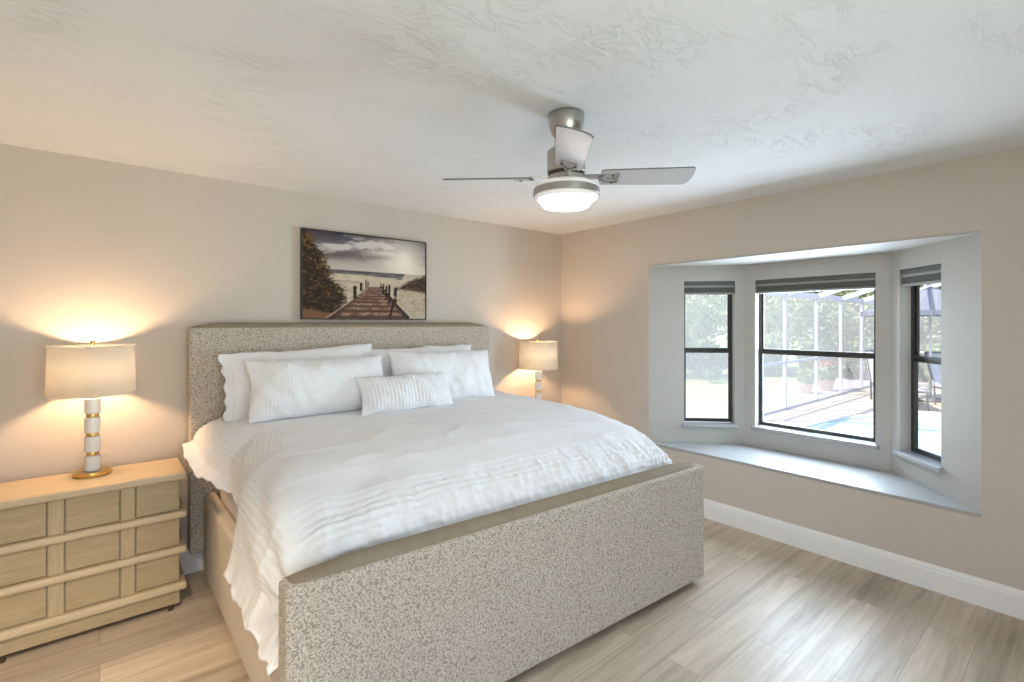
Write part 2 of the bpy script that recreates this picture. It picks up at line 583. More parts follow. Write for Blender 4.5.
# duvet
def ip(x, pts):
    xs_ = [p[0] for p in pts]; ys_ = [p[1] for p in pts]
    return float(np.interp(x, xs_, ys_))
ZTOP = [(-2.1, .45), (-1.850, .50), (-1.846, .60), (-1.840, .67), (-1.815, .735), (-1.76, .80), (-1.65, .862), (-1.5, .915), (-1.3, .945), (-.9, .962), (-.3, .972), (0, .972)]
XH = [(-2, -3.225), (-1.85, -3.240), (-1.6, -3.245), (-1.3, -3.242), (-1.18, -3.245), (-1.12, -3.22), (-1.04, -3.14), (-.85, -3.15), (-.68, -3.22), (-.55, -3.28), (-.4, -3.31), (-.2, -3.29)]
ZH = [(-2, .37), (-1.85, .38), (-1.7, .405), (-1.6, .43), (-1.3, .44), (-1.18, .445), (-1.12, .47), (-1.04, .60), (-.85, .67), (-.68, .71), (-.55, .75), (-.4, .81), (-.2, .815)]
def fbm(p, o=3):
    return mn.fractal(p, 1.0, 2.0, o, noise_basis='PERLIN_ORIGINAL')
def section(y):
    """dense cross-section polyline of the duvet from its left hem to its right hem; returns points and the left arc length"""
    zt = ip(y, ZTOP); xh = ip(y, XH); zh = min(ip(y, ZH), zt - .03)
    xr, xl = -.952, min(-3.15, xh + .05)
    xl = max(xl, -3.235)
    pts = []
    r = .20
    zedge = zt - .012
    zc = min(r, (zedge - zh) * .85)
    rx = r
    # hem up to the start of the corner
    zs = zedge - zc
    for k in range(12):
        t = k / 12
        pts.append((xh + (xl - xh) * t ** .7, zh + (zs - zh) * t))
    for k in range(14):
        a = pi - (pi / 2) * k / 13
        pts.append((xl + rx + rx * cos(a), zs + zc * sin(a)))
    for k in range(1, 20):
        t = k / 20
        x = xl + rx + (xr - .14 - xl - rx) * t
        pts.append((x, zedge + .012 * sin(pi * t) - .03 * max(0, t - .8) ** 1.0 * 1.0))
    ze = zedge - .006
    zr = max(.42, min(.52, zt - .2))
    rz = min(.13, (ze - zr) * .7)
    for k in range(14):
        a = pi / 2 * (1 - k / 13)
        pts.append((xr - .14 + .14 * cos(a), ze - rz + rz * sin(a)))
    pts.append((xr + .005, zr))
    return pts
NV, NU = 330, 430
path = []
ys = list(np.linspace(-.16, -1.60, 230)) + list(np.linspace(-1.606, -1.838, 75)) + list(np.linspace(-1.839, -1.850, 25))
rows = []
for y in ys:
    pts = np.array(section(y))
    seg = np.sqrt(((pts[1:] - pts[:-1]) ** 2).sum(1))
    s = np.concatenate([[0], np.cumsum(seg)])
    S = np.linspace(0, s[-1], NU)
    rows.append((np.interp(S, s, pts[:, 0]), np.interp(S, s, pts[:, 1]), S))
X = np.array([r[0] for r in rows]); Z = np.array([r[1] for r in rows]); S = np.array([r[2] for r in rows])
Y = np.array(ys)[:, None] * np.ones((1, NU))
# shift rows so that the foot end follows the slanted footboard
tt = np.clip((-1.2 - Y) / .75, 0, 1)
Y = Y - tt * .0575 * (X + 3.0)
dY = np.gradient(np.array(ys)); dZ = np.gradient(Z[:, NU // 2])
P = np.stack([X, Y, Z], -1)
Nn = np.cross(np.gradient(P, axis=1), np.gradient(P, axis=0))
Nn /= np.linalg.norm(Nn, axis=-1, keepdims=True) + 1e-9
if Nn[60, NU // 2, 2] < 0: Nn = -Nn
arcv = np.concatenate([[0], np.cumsum(np.sqrt(dY[1:] ** 2 + dZ[1:] ** 2))])
fromfoot = arcv[-26] - arcv          # distance from the tuck line
OFF = np.zeros((len(ys), NU))
corner = Vector((-3.16, -1.86))
for i in range(len(ys)):
    for j in range(NU):
        x, y, z = P[i, j]; s = S[i, j]; q = fromfoot[i]
        sr = S[i, -1] - s
        v = .008 * fbm(Vector((x * 1.6, y * 1.6, z * 1.6)), 2)
        v += .0035 * fbm(Vector((x * 5 + 4, y * 8, z * 6)), 3)
        rg = 1 - abs(2 * ((mn.noise(Vector((x * 2.2 + .6 * y, y * 4.2, 3.3))) + 1) / 2 % 1) - 1)
        v += .006 * max(0, rg - .82) / .18 * (1 if q < .9 else .4)
        # pleats that run along the left edge
        if .10 < s < .46:
            w = min(1, (s - .10) / .05, (.46 - s) / .05)
            sw = s + .006 * mn.noise(Vector((s * 12, y * 9, 0)))
            v += w * .0021 * sin(2 * pi * sw / .030) * (.75 + .5 * mn.noise(Vector((x * 3, y * 14, 5))))
        # pleats along the foot edge with cross ruching
        if -.02 < q < .30 and s > .35:
            w = min(1, (q + .02) / .03, (.30 - q) / .06, (s - .35) / .1) * (1.7 if q < .14 else 1.7 - .9 * min(1, (q - .14) / .08))
            qw = q + .012 * mn.noise(Vector((x * 7, q * 10, 1)))
            v += w * (.0014 * sin(2 * pi * qw / .034) + .0055 * mn.noise(Vector((x * 15, q * 6, 2))) + .0055 * mn.noise(Vector((x * 34, q * 16, 9))))
        # right edge pleats
        if .1 < sr < .4:
            v += .004 * sin(2 * pi * sr / .035) * min(1, (sr - .1) / .05, (.4 - sr) / .05)
        # folds fanning out of the foot corner
        dx, dy = x - corner.x, y - corner.y
        dist = sqrt(dx * dx + dy * dy + (z - .75) ** 2)
        if y < -.95 and x < -2.2:
            ang = math.atan2(z - .58 + .4 * dx, -(corner.y - y) + .02)
            amp = .012 * exp(-((dist - .28) / .34) ** 2) * min(1, (-.95 - y) / .2)
            v += amp * sin(ang * 11 + 2.2 * mn.noise(Vector((x * 3, y * 3, z * 3))))
        # hem: wavy near the edge
        v += .009 * exp(-s / .08) * sin(y * 26 + 2 * mn.noise(Vector((0, y * 4, 0))))
        if i > len(ys) - 30: v *= .3
        OFF[i, j] = v
P = P + Nn * OFF[..., None]
hem = np.exp(-S / .05) * np.array([.006 * sin(y * 37) + .006 * sin(y * 83 + 1) for y in ys])[:, None]
P[..., 2] += hem
bm = B()
vv = [[bm.verts.new(P[i, j]) for j in range(NU)] for i in range(len(ys))]
grid_faces(bm, vv)
duvet = obj('duvet', bm, LINEN, None, smooth=True)
so = duvet.modifiers.new('thick', 'SOLIDIFY'); so.thickness = .012; so.offset = -1
tag(duvet, 'rumpled white duvet with pleated edges draped over the bed', 'duvet')

# pillows
def pillow(name, label, c, w, h, th, lean, yaw=0, roll_=0, ribs=None, seed=0, flange=None, sag=0., pinch=.05, group='white pillows on the bed', corner_drop=0):
    """c: bottom centre; the pillow stands on its long edge and leans back by lean"""
    t = None
    nu, nv = (150, 60)
    M = Matrix.Rotation(yaw, 4, 'Z') @ Matrix.Rotation(-lean, 4, 'X') @ Matrix.Rotation(roll_, 4, 'Y')
    off = Vector((seed * 3.1, seed * 1.7, 0))
    def surf(side, u, v):
        # u,v in -1..1
        ku = 1 - pinch * (1 - v * v) * (1 if abs(u) > 0 else 1)
        kv = 1 - pinch * 1.6 * (1 - u * u) * .6
        x = u * w / 2 * ku; z = v * h / 2 * kv
        e = max(0, (1 - abs(u) ** 3.2)) ** .62 * max(0, (1 - abs(v) ** 2.6)) ** .62
        y = side * th / 2 * e
        wr = 0.018 * fbm(Vector((x * 4, z * 5, side)) + off, 3) + .010 * fbm(Vector((x * 11 + z * 6, z * 4, 2 * side)) + off, 2)
        if ribs:
            for (a, b, pitch, amp) in ribs:
                if a < x < b:
                    g = min(1, (x - a) / .015, (b - x) / .015)
                    wr += side * g * amp * sin(2 * pi * x / pitch + .5 * mn.noise(Vector((x * 4, z * 9, 0)) + off))
        y += side * 0 + wr * min(1, e * 2.2) * (1 if side < 0 else .5)
        z -= sag * (1 - abs(u)) * max(0, v) * h
        z += (.014 * mn.noise(Vector((x * 4.5, 0, 0)) + off) + .006 * mn.noise(Vector((x * 13, 0, 0)) + off)) * abs(v)
        x += .014 * mn.noise(Vector((0, z * 7, 4)) + off) * abs(u) ** 3
        return M @ Vector((x, y, z + h / 2 - .02))
    bm = B()
    front = [[bm.verts.new(surf(-1, -1 + 2 * i / nu, -1 + 2 * j / nv)) for i in range(nu + 1)] for j in range(nv + 1)]
    back = []
    for j in range(nv + 1):
        row = []
        for i in range(nu + 1):
            if j in (0, nv) or i in (0, nu): row.append(front[j][i])
            else: row.append(bm.verts.new(surf(1, -1 + 2 * i / nu, -1 + 2 * j / nv)))
        back.append(row)
    grid_faces(bm, front); grid_faces(bm, back)
    o = obj(name, bm, LINEN, None, smooth=True)
    o.location = c
    tag(o, label, 'pillow', group)
    if flange:
        bm = B()
        rows_ = []
        for j in range(nv + 1):
            v = -1 + 2 * j / nv
            row = []
            for k in range(6):
                g = k / 5
                x = -w / 2 * (1 - pinch * (1 - v * v)) + .01 - g * (flange + .007 * sin(v * 15 + 1) + .006 * mn.noise(Vector((v * 4, 0, 2))))
                p = M @ Vector((x, .012 * sin(v * 9 + g * 2) * g, v * h / 2 * .97 + h / 2 - .02))
                row.append(bm.verts.new(p))
            rows_.append(row)
        grid_faces(bm, rows_)
        f = obj('flange', bm, LINEN, o, smooth=True)
        s_ = f.modifiers.new('t', 'SOLIDIFY'); s_.thickness = .006
    return o
pillow('pillow', 'white pillow with a wavy flanged edge leaning on the headboard, behind the pintucked one', (-2.60, -.285, .974), .93, .42, .17, radians(10), yaw=0, roll_=radians(-2.5), seed=1, flange=.05)
pillow('pillow', 'white pintucked pillow in front at the left of the bed', (-2.585, -.497, .972), .86, .375, .23, radians(20), roll_=radians(.5), ribs=[(-.37, -.17, .019, .0013)], seed=2)
pillow('pillow', 'plain white pillow against the headboard at the right, mostly hidden by another', (-1.72, -.276, .966), .90, .41, .16, radians(10), roll_=radians(-1), seed=3)
pillow('pillow', 'white pillow in front at the right, its corner nearest the far lamp', (-1.675, -.48, .968), .88, .39, .21, radians(18), roll_=radians(1), seed=4)
pillow('pillow', 'small white ribbed lumbar pillow lying in front of the others', (-2.10, -.69, .978), .66, .255, .15, radians(30), yaw=radians(-2), ribs=[(-.30, .30, .024, .0026)], seed=5)

# ------------------------------------------------------------------ nightstands
def nightstand(label):
    W2 = .384
    t = thing('nightstand', label, 'nightstand', (-3.684, -.26, 0), 0, 'nightstands beside the bed')
    yb, yf = .195, -.165            # local: back and front of the case
    def p(name, bm, m, par, bev=.004, seg=2): return obj(name, bm, m, par, bevel=bev, seg=seg)
    bm = B(); box(bm, -W2 + .035, W2 - .035, yf + .012, yb, .036, .70); p('case', bm, OAKV, t)
    bm = B(); box(bm, -W2, W2, yf - .028, yb, .695, .733); p('top', bm, OAK, t, .012, 4)
    bm = B(); box(bm, -W2 + .030, W2 - .030, yf - .002, yf + .03, .034, .112); p('plinth', bm, OAKF, t)
    for s in (-1, 1):
        bm = B(); lathe(bm, [(.012, 0), (.012, .036)], 12, Matrix.Translation((s * (W2 - .07), yf + .015, 0))); obj('foot', bm, DARKW, t)
    zr = [(.492, .529), (.304, .341), (.108, .150)]
    zd = [(.529, .695), (.341, .492), (.150, .304)]
    for (z0, z1) in zr:
        bm = B(); box(bm, -W2, W2, yf - .030, yf + .06, z0, z1)
        box(bm, -W2, -W2 + .05, yf + .06, yb - .01, z0, z1); box(bm, W2 - .05, W2, yf + .06, yb - .01, z0, z1)
        p('moulding_rail', bm, OAK, t, .014, 4)
    xa, xb = .104, .164
    for (z0, z1) in zd:
        bm = B()
        for a, b in ((-W2 + .032, -xb - .003), (-xa + .003, xa - .003), (xb + .003, W2 - .032)):
            box(bm, a, b, yf, yf + .02, z0 + .003, z1 - .003)
        d = p('drawer', bm, OAKF, t, .004)
        for s in (-1, 1):
            bm = B(); box(bm, s * (xa + xb) / 2 - .028, s * (xa + xb) / 2 + .028, yf - .006, yf + .02, z0, z1); p('stile', bm, OAKV, d, .003)
    return t
ns = nightstand('light oak nightstand with three banded drawers, at the left of the bed')
ns2 = copy_tree(ns)
ns2.location = (-.505, -.26, 0)
ns2.scale = (1, 1, .925)
ns2['label'] = 'light oak nightstand hidden behind the bed, under the far lamp in the corner'

# ------------------------------------------------------------------ table lamps
def table_lamp(label, loc):
    t = thing('table_lamp', label, 'lamp', loc, 0, 'table lamps on the nightstands')
    bm = B(); lathe(bm, [(.078, 0), (.080, .003), (.080, .018), (.076, .021)], 48); obj('base', bm, BRASS, t, smooth=True, bevel=.002)
    z = .021
    for k in range(4):
        bm = B(); lathe(bm, [(.030, z), (.0335, z + .004), (.0335, z + .076), (.030, z + .080)], 32); obj('marble_drum', bm, MARBLE, t, smooth=True, bevel=.001)
        z += .080
        bm = B(); lathe(bm, [(.024, z - .001), (.026, z + .002), (.026, z + .018), (.024, z + .021)], 24); obj('brass_ring', bm, BRASS, t, smooth=True, bevel=.001)
        z += .020
    bm = B(); tube(bm, (0, 0, z), (0, 0, .522), .009); obj('socket', bm, BRASS, t, smooth=True)
    bm = B(); bmesh.ops.create_uvsphere(bm, u_segments=16, v_segments=10, radius=.040, matrix=Matrix.Translation((0, 0, .560))); obj('bulb', bm, BULB, t, smooth=True)
    z0, z1 = .426, .674
    bm = B(); n = 64
    r0, r1 = .183, .176
    lathe(bm, [(r0, z0), (r1, z1)], n, closed=False)
    s = obj('lamp_shade', bm, SHADE, t, smooth=True)
    m = s.modifiers.new('t', 'SOLIDIFY'); m.thickness = .003
    for zz, rr in ((z0, r0), (z1, r1)):
        bm = B(); lathe(bm, [(rr + .0005, zz - .004), (rr + .003, zz - .003), (rr + .003, zz + .004), (rr + .0005, zz + .004)], n, closed=False)
        obj('shade_trim', bm, SHADE, s, smooth=True)
    bm = B()
    for k in range(3):
        a = 2 * pi * k / 3 + .4
        tube(bm, (0, 0, z1 - .012), (r1 * cos(a), r1 * sin(a), z1 - .004), .002, 6)
    tube(bm, (0, 0, .60), (0, 0, z1 - .006), .0035, 8)
    obj('harp', bm, BRASS, t)
    bm = B(); lathe(bm, [(.006, z1 - .01), (.006, z1 + .004), (.011, z1 + .006), (.011, z1 + .026), (.008, z1 + .028)], 16); obj('finial', bm, BRASS, t, smooth=True)
    return t
table_lamp('lit lamp of white drums and brass rings on the left nightstand', (-3.688, -.19, .734))
table_lamp('lit lamp of white drums and brass rings in the corner, partly hidden by the bed', (-.505, -.20, .679))

# ------------------------------------------------------------------ ceiling fan
fan = thing('ceiling_fan', 'brushed nickel ceiling fan with silver blades and a lit round light', 'ceiling fan', (-2.092, -2.083, 2.44), -YAW - radians(3))
def F(name, bm, m, par=fan, **k):
    if name not in ('ceiling_canopy', 'downrod'):
        for v in bm.verts: v.co.z += .016
    return obj(name, bm, m, par, **k)
bm = B(); lathe(bm, [(.078, 0), (.079, -.01), (.078, -.035), (.072, -.065), (.060, -.090), (.040, -.110), (.016, -.120)], 40); F('ceiling_canopy', bm, NICKEL, smooth=True)
bm = B(); tube(bm, (0, 0, -.10), (0, 0, -.20), .013, 16); F('downrod', bm, NICKEL, smooth=True)
bm = B(); lathe(bm, [(.030, -.165), (.076, -.172), (.084, -.180), (.084, -.268), (.080, -.272)], 48); F('motor_housing', bm, NICKEL, smooth=True, bevel=.002)
bm = B(); lathe(bm, [(.080, -.270), (.080, -.286)], 40); F('motor_gap', bm, BLACKM, smooth=True, bevel=.001)
bm = B(); lathe(bm, [(.078, -.286), (.078, -.318)], 40); F('switch_housing', bm, NICKEL, smooth=True, bevel=.002)
kit = F('light_kit', lathe(B(), [(.141, -.344), (.145, -.346), (.145, -.372), (.141, -.374)], 56), NICKEL, smooth=True, bevel=.001)
F('upper_ring', lathe(B(), [(.075, -.316), (.118, -.320), (.134, -.330), (.138, -.345)], 56), RINGA, kit, smooth=True)
F('lower_ring', lathe(B(), [(.140, -.373), (.138, -.384), (.130, -.390), (.112, -.391)], 56), RINGA, kit, smooth=True)
F('diffuser', lathe(B(), [(.106, -.396), (.106, -.410), (.099, -.418), (.06, -.422), (.001, -.424)], 56), DIFF, kit, smooth=True)
def blade(k):
    a = -pi / 2 + k * pi / 2
    R = Matrix.Rotation(a, 4, 'Z') @ Matrix.Translation((0, 0, -.276)) @ Matrix.Rotation(radians(-15), 4, 'X')
    # outline in (x outwards, y)
    pts = [(.150, -.048), (.165, -.056)]
    pts += [(.165 + .375 * i / 8, -.056 - .010 * i / 8) for i in range(1, 8)]
    pts += [(.530, -.067), (.538, -.060)]
    pts += [(.543, -.02), (.540, .02), (.530, .050), (.510, .064)]
    pts += [(.510 - .345 * i / 8, .064 - .008 * i / 8) for i in range(1, 9)]
    pts += [(.150, .048)]
    b = obj('blade', prism(B(), pts, -.003, .004, R), BLADE, fan, bevel=.001)
    e = B()
    n = len(pts)
    # dark edge banding round the blade
    va = [e.verts.new(R @ Vector((p[0] + (.0012 if p[0] > .3 else -.0012), p[1] * 1.02, -.0026))) for p in pts]
    vb = [e.verts.new(R @ Vector((p[0] + (.0012 if p[0] > .3 else -.0012), p[1] * 1.02, .0036))) for p in pts]
    for i in range(n): e.faces.new((va[i], va[(i + 1) % n], vb[(i + 1) % n], vb[i]))
    obj('edge_band', e, EDGE, b)
    br = B()
    box(br, .075, .165, -.014, .014, .0, .008, R)
    for s in (-1, 1):
        prism(br, [(.140, s * .010), (.165, s * .034), (.225, s * .034), (.225, s * .024), (.175, s * .024), (.150, s * .002)][::s], -.009, -.003, R)
    box(br, .216, .226, -.034, .034, -.009, -.003, R)
    box(br, .175, .215, -.006, .006, -.008, -.003, R)
    obj('blade_bracket', br, NICKEL, b)
    for q in (-.028, .028):
        s_ = B(); lathe(s_, [(.005, -.0125), (.005, -.0088)], 10, R @ Matrix.Translation((.20, q, 0))); obj('screw', s_, BLACKM, b)
for k in range(4): blade(k)

# ------------------------------------------------------------------ framed beach print
def print_mesh():
    nx, nz = 300, 192
    U, V = np.meshgrid(np.linspace(0, 1, nx), np.linspace(0, 1, nz))     # V=0 bottom
    nz2 = lambda u, v, s, o=4: np.vectorize(lambda a, b: fbm(Vector((a * s[0], b * s[1], s[2])), o))(u, v)
    c = np.zeros((nz, nx, 3))
    def put(mask, col):
        m = np.clip(mask, 0, 1)[..., None]
        nonlocal c
        c = c * (1 - m) + np.array(col) * m
    sm = lambda a, b, x: np.clip((x - a) / (b - a), 0, 1)
    n1 = nz2(U, V, (4, 9, .3)); n2 = nz2(U, V, (14, 22, 2.1)); n3 = nz2(U, V, (40, 60, 5.0), 2)
    hor = .575
    t = sm(hor, 1, V)[..., None]
    c = (1 - t) * np.array([.62, .56, .50]) + t * np.array([.045, .045, .085])
    cl = sm(.02, .42, n1 + .5 * n2 * .6 + .34 * np.exp(-((V - .82) / .07) ** 2) * np.exp(-((U - .50) / .22) ** 2) - .08)
    put(cl * sm(.6, .7, V) * (1 - sm(.93, 1.0, V)), (.66, .62, .60))
    put(sm(.12, .45, -n1 + .3 * n2) * sm(.66, .74, V) * .8, (.13, .11, .13))
    sunr = np.sqrt(((U - .80) / 1.0) ** 2 + ((V - .70) * .62) ** 2)
    put(np.exp(-(sunr / .15) ** 2) * 1.0, (.95, .92, .86))
    put(np.exp(-(sunr / .34) ** 2) * .45, (.85, .76, .64))
    # sea and sand
    put((V < hor).astype(float), (.60, .52, .42))
    sea = (V < hor) & (V > .525 - .03 * sm(.45, .75, U)) & (U < .80 + .03 * n1)
    put(sea * (.85 + .3 * n2), (.16, .15, .16))
    put(np.exp(-((V - .555) / .006) ** 2) * (U < .7) * .6, (.07, .07, .08))
    put((V < .515) * np.clip(.5 + n2 * 1.5, 0, 1) * .6, (.72, .62, .48))
    put((V < .46) * sm(.1, .4, n1 + .5 * n3) * .4, (.40, .31, .22))
    put(np.exp(-((V - .435 + .02 * n2) / .008) ** 2) * (U < .45) * .5, (.20, .16, .13))
    # dark dune at the right
    dune = sm(-.02, .02, (.56 - .17 * np.abs((U - 1.0) / .25) ** 1.5 + .02 * n2) - V) * sm(-.02, .02, V - (.345 + .08 * (1 - U) * 1.2 + .03 * n1)) * (U > .74)
    put(dune, (.075, .045, .030))
    put(dune * sm(0, .3, n3 + n2) * .6, (.22, .13, .07))
    put((V < .33) * (U > .72) * np.clip(.5 + n2, 0, 1) * .5, (.55, .41, .28))
    put((V < .36) * (U > .7) * sm(.25, .5, n3 + .6 * n2) * .35, (.13, .08, .05))
    # grassy bank at the left
    edge = np.interp(V, [0, .12, .25, .36, .45, .6, .75, .9, 1], [.24, .30, .32, .29, .22, .18, .15, .07, .03])
    g = sm(-.015, .02, edge + .05 * n3 + .03 * n2 - U)
    put(g, (.055, .032, .018))
    put(g * sm(.05, .6, n3 + .6 * n2 + .25 * (V - .4)) * .9, (.20, .125, .05))
    put(g * sm(.25, .6, n2 + n3) * sm(.3, .7, V) * .7, (.27, .18, .075))
    put(sm(.02, .0, V - .09 + .25 * (U - .05)) * (U < .26) * .8, (.33, .17, .11))
    # boardwalk
    top = .39
    f_ = np.clip((top - V) / top, 0, 1)
    xl = .50 - .29 * f_ ** 1.15; xr = .60 + .22 * f_ ** 1.15
    bw = (V < top) & (U > xl) & (U < xr)
    put(bw.astype(float), (.23, .13, .095))
    pl = np.sin(2 * pi * 5.2 * np.log1p(f_ * 9))
    put(bw * sm(.2, 1.3, pl + 1.8 * n2 + 1.2 * n3) * .85, (.46, .33, .255))
    put(bw * sm(.75, .95, -pl) * .8, (.06, .03, .025))
    for side, x_ in ((-1, xl), (1, xr)):
        put(np.exp(-((U - x_ - side * .012) / (.006 + .018 * f_)) ** 2) * (V < top) * .95, (.06, .035, .025))
        put(np.exp(-((U - x_ - side * .035 * f_ - side * .012) / (.004 + .010 * f_)) ** 2) * (V < top - .02) * .7, (.58, .43, .32))
    def post(u, v0, v1, w):
        put(((np.abs(U - u) < w) & (V > v0) & (V < v1)).astype(float), (.06, .035, .028))
    for u, v0, v1, w in ((.385, .24, .385, .013), (.437, .33, .43, .009), (.475, .38, .475, .006), (.492, .39, .455, .005), (.645, .24, .41, .008), (.62, .33, .43, .006), (.672, .20, .42, .010), (.725, .20, .385, .013), (.60, .37, .44, .005)):
        post(u, v0, v1, w)
    def bar(u0, v0, u1, v1, w, col=(.06, .035, .028)):
        tt_ = np.clip(((U - u0) * (u1 - u0) + (V - v0) * (v1 - v0)) / ((u1 - u0) ** 2 + (v1 - v0) ** 2), 0, 1)
        d_ = np.sqrt((U - u0 - tt_ * (u1 - u0)) ** 2 + ((V - v0 - tt_ * (v1 - v0)) * .63) ** 2)
        put(np.clip((w - d_) / .003 + .5, 0, 1), col)
    bar(.60, .40, .72, .21, .006); bar(.665, .27, .84, .02, .010); bar(.70, .30, .86, .09, .005, (.50, .38, .29)); bar(.71, .21, .675, .02, .011)
    bar(.61, .33, .66, .28, .008)
    for u, v in ((.385, .37), (.725, .375)): bar(u, v, u + .005, v, .014)
    c = np.clip(c, 0, 1) ** 1.25
    W_, Hh = .968, .620
    bm = B()
    vv = [[bm.verts.new((-W_ / 2 + W_ * i / (nx - 1), 0, Hh * j / (nz - 1))) for i in range(nx)] for j in range(nz)]
    grid_faces(bm, vv)
    cols = c.reshape(-1, 3)
    return bm, cols, W_, Hh
pbm, pcols, PW, PH = print_mesh()
pic = thing('framed_print', 'wide beach boardwalk print in a thin dark frame above the headboard', 'picture', (-2.094, -.030, 1.561))
pm = N('beach_print')
at = pm.n('Attribute', attribute_name='print')
pm.l(at.outputs['Color'], pm.p.inputs['Base Color'])
pm.p.inputs['Roughness'].default_value = .45
pm.p.inputs['Specular IOR Level'].default_value = .25
po = obj('canvas', pbm, pm.m, pic)
ca = po.data.color_attributes.new('print', 'FLOAT_COLOR', 'POINT')
ca.data.foreach_set('color', np.concatenate([pcols, np.ones((len(pcols), 1))], 1).astype(np.float32).ravel())
bm = B()
w2, t_ = PW / 2, .008
box(bm, -w2 - t_, -w2, -.006, .028, -t_, PH + t_); box(bm, w2, w2 + t_, -.006, .028, -t_, PH + t_)
box(bm, -w2, w2, -.006, .028, -t_, 0); box(bm, -w2, w2, -.006, .028, PH, PH + t_)
obj('frame', bm, FRAMEB, pic, bevel=.001)

# ------------------------------------------------------------------ outside: pool deck, screen cage, garden
GZ = -.12
def gmat(name, c0, c1, scale, rough=.9):
    m = N(name); v = m.coord(); f = m.noise(v, scale, 5, .6)
    m.base(m.ramp(f, [(.35, c0), (.65, c1)]), rough); return m.m
LAWN = gmat('lawn_grass', (.22, .30, .10, 1), (.42, .46, .20, 1), 7)
def deck_mat():
    m = N('travertine_deck'); v = m.coord(rot=(0, 0, radians(0)))
    br = m.n('TexBrick', offset=.5)
    br.inputs['Color1'].default_value = (.66, .57, .47, 1); br.inputs['Color2'].default_value = (.74, .66, .56, 1)
    br.inputs['Mortar'].default_value = (.42, .36, .30, 1)
    br.inputs['Scale'].default_value = 1; br.inputs['Brick Width'].default_value = 1.4; br.inputs['Row Height'].default_value = .9
    br.inputs['Mortar Size'].default_value = .02
    m.l(v, br.inputs['Vector']); m.base(br.outputs['Color'], .8); return m.m
DECK = deck_mat()
PAVER = gmat('grey_paver', (.42, .38, .40, 1), (.60, .55, .56, 1), 5)
CAGEM = simple('white_cage_metal', (.62, .60, .66, 1), .5)
WATER = N('pool_water')
WATER.base((.55, .80, .80, 1), .06); WATER.bump(WATER.noise(WATER.coord(), 5, 3), .2, .03); WATER = WATER.m
LEAF = [gmat('leaf_mid', (.14, .20, .07, 1), (.36, .42, .18, 1), 3), gmat('leaf_pale', (.24, .28, .13, 1), (.50, .52, .30, 1), 3), gmat('leaf_dark', (.09, .13, .07, 1), (.25, .30, .18, 1), 3)]
BARK = simple('bark', (.26, .21, .17, 1), .9, var=.2)
SLING = simple('pale_sling_fabric', (.62, .60, .62, 1), .8)
GREYM = simple('grey_metal', (.22, .22, .23, 1), .5, .3)
CANV = simple('umbrella_canvas', (.22, .225, .26, 1), .8)
TERRA = simple('terracotta', (.50, .36, .30, 1), .8)
PETAL = simple('red_petals', (.58, .26, .18, 1), .7)

bm = B(); prism(bm, [(.16, .40), (14.5, .40), (14.5, -9), (.16, -9), (.16, -5), (.16, -4.6)], GZ - .2, GZ)
struct(obj('pool_deck', bm, DECK))
bm = B(); prism(bm, [(.16, .40), (14.5, .40), (14.5, 1.55), (.16, 1.75)], GZ - .2, GZ - .01)
struct(obj('paver_path', bm, PAVER))
bm = B(); box(bm, -14, 60, -40, 50, GZ - .5, GZ - .06)
struct(obj('lawn', bm, LAWN))
# free-form pool with a coping
pool = [(3.3, -.95), (4.2, -.62), (5.2, -.62), (6.1, -.78), (6.8, -1.05), (7.3, -1.5), (7.3, -2.6), (6.9, -4.0), (5.5, -5.0), (3.5, -5.2), (2.2, -4.2), (2.2, -2.0)]
def smooth_poly(p, n=2):
    for _ in range(n):
        q = []
        for i in range(len(p)):
            a, b = p[i], p[(i + 1) % len(p)]
            q += [(.75 * a[0] + .25 * b[0], .75 * a[1] + .25 * b[1]), (.25 * a[0] + .75 * b[0], .25 * a[1] + .75 * b[1])]
        p = q
    return p
pool = smooth_poly(pool)
cx = sum(p[0] for p in pool) / len(pool); cyy = sum(p[1] for p in pool) / len(pool)
pl = thing('swimming_pool', 'turquoise swimming pool with a curved pale coping in the sunny deck', 'pool', (cx, cyy, GZ))
loc = [(p[0] - cx, p[1] - cyy) for p in pool]
obj('water', prism(B(), loc, -.02, .012), WATER, pl)
bm = B(); n = len(loc)
ri = [bm.verts.new((x, y, .035)) for x, y in loc]; ro = [bm.verts.new((x * 1.07, y * 1.07, .035)) for x, y in loc]
rb = [bm.verts.new((x * 1.07, y * 1.07, -.01)) for x, y in loc]; rc = [bm.verts.new((x, y, -.01)) for x, y in loc]
for i in range(n):
    j = (i + 1) % n
    bm.faces.new((ri[i], ri[j], ro[j], ro[i])); bm.faces.new((ro[i], ro[j], rb[j], rb[i])); bm.faces.new((ri[i], rc[i], rc[j], ri[j]))
obj('coping', bm, gmat('coping', (.62, .58, .52, 1), (.72, .68, .62, 1), 6), pl)

cage = thing('pool_cage', 'pale framed screen enclosure around the pool deck, seen through the panes', 'pool enclosure', (7.97, .30, GZ))
def cg(name, a, b, w=.05, d=.05, m=CAGEM):
    a = Vector(a); b = Vector(b); dv = b - a
    M = Matrix.Translation(a - cage.location) @ dv.to_track_quat('Z', 'Y').to_matrix().to_4x4()
    bm = B(); box(bm, -w / 2, w / 2, -d / 2, d / 2, 0, dv.length, M); return obj(name, bm, m, cage)
EZ = 2.08
PX = [2.7, 4.70, 6.36, 7.97, 9.47, 11.0, 12.5]
for x in PX:
    cg('post', (x, .30, GZ), (x, .30, EZ), .05, .06)
    cg('roof_beam', (x, .30, EZ), (x + .2, -2.6, EZ + 1.0), .06, .10)
for y in (-1.3, -2.9, -4.5, -6.1): cg('post', (12.5, y, GZ), (12.5, y, EZ + .3), .08, .12)
cg('eave_beam', (2.7, .30, EZ), (12.5, .30, EZ), .07, .12)
cg('chair_rail', (4.7, .30, .78), (12.5, .30, .78), .05, .05)
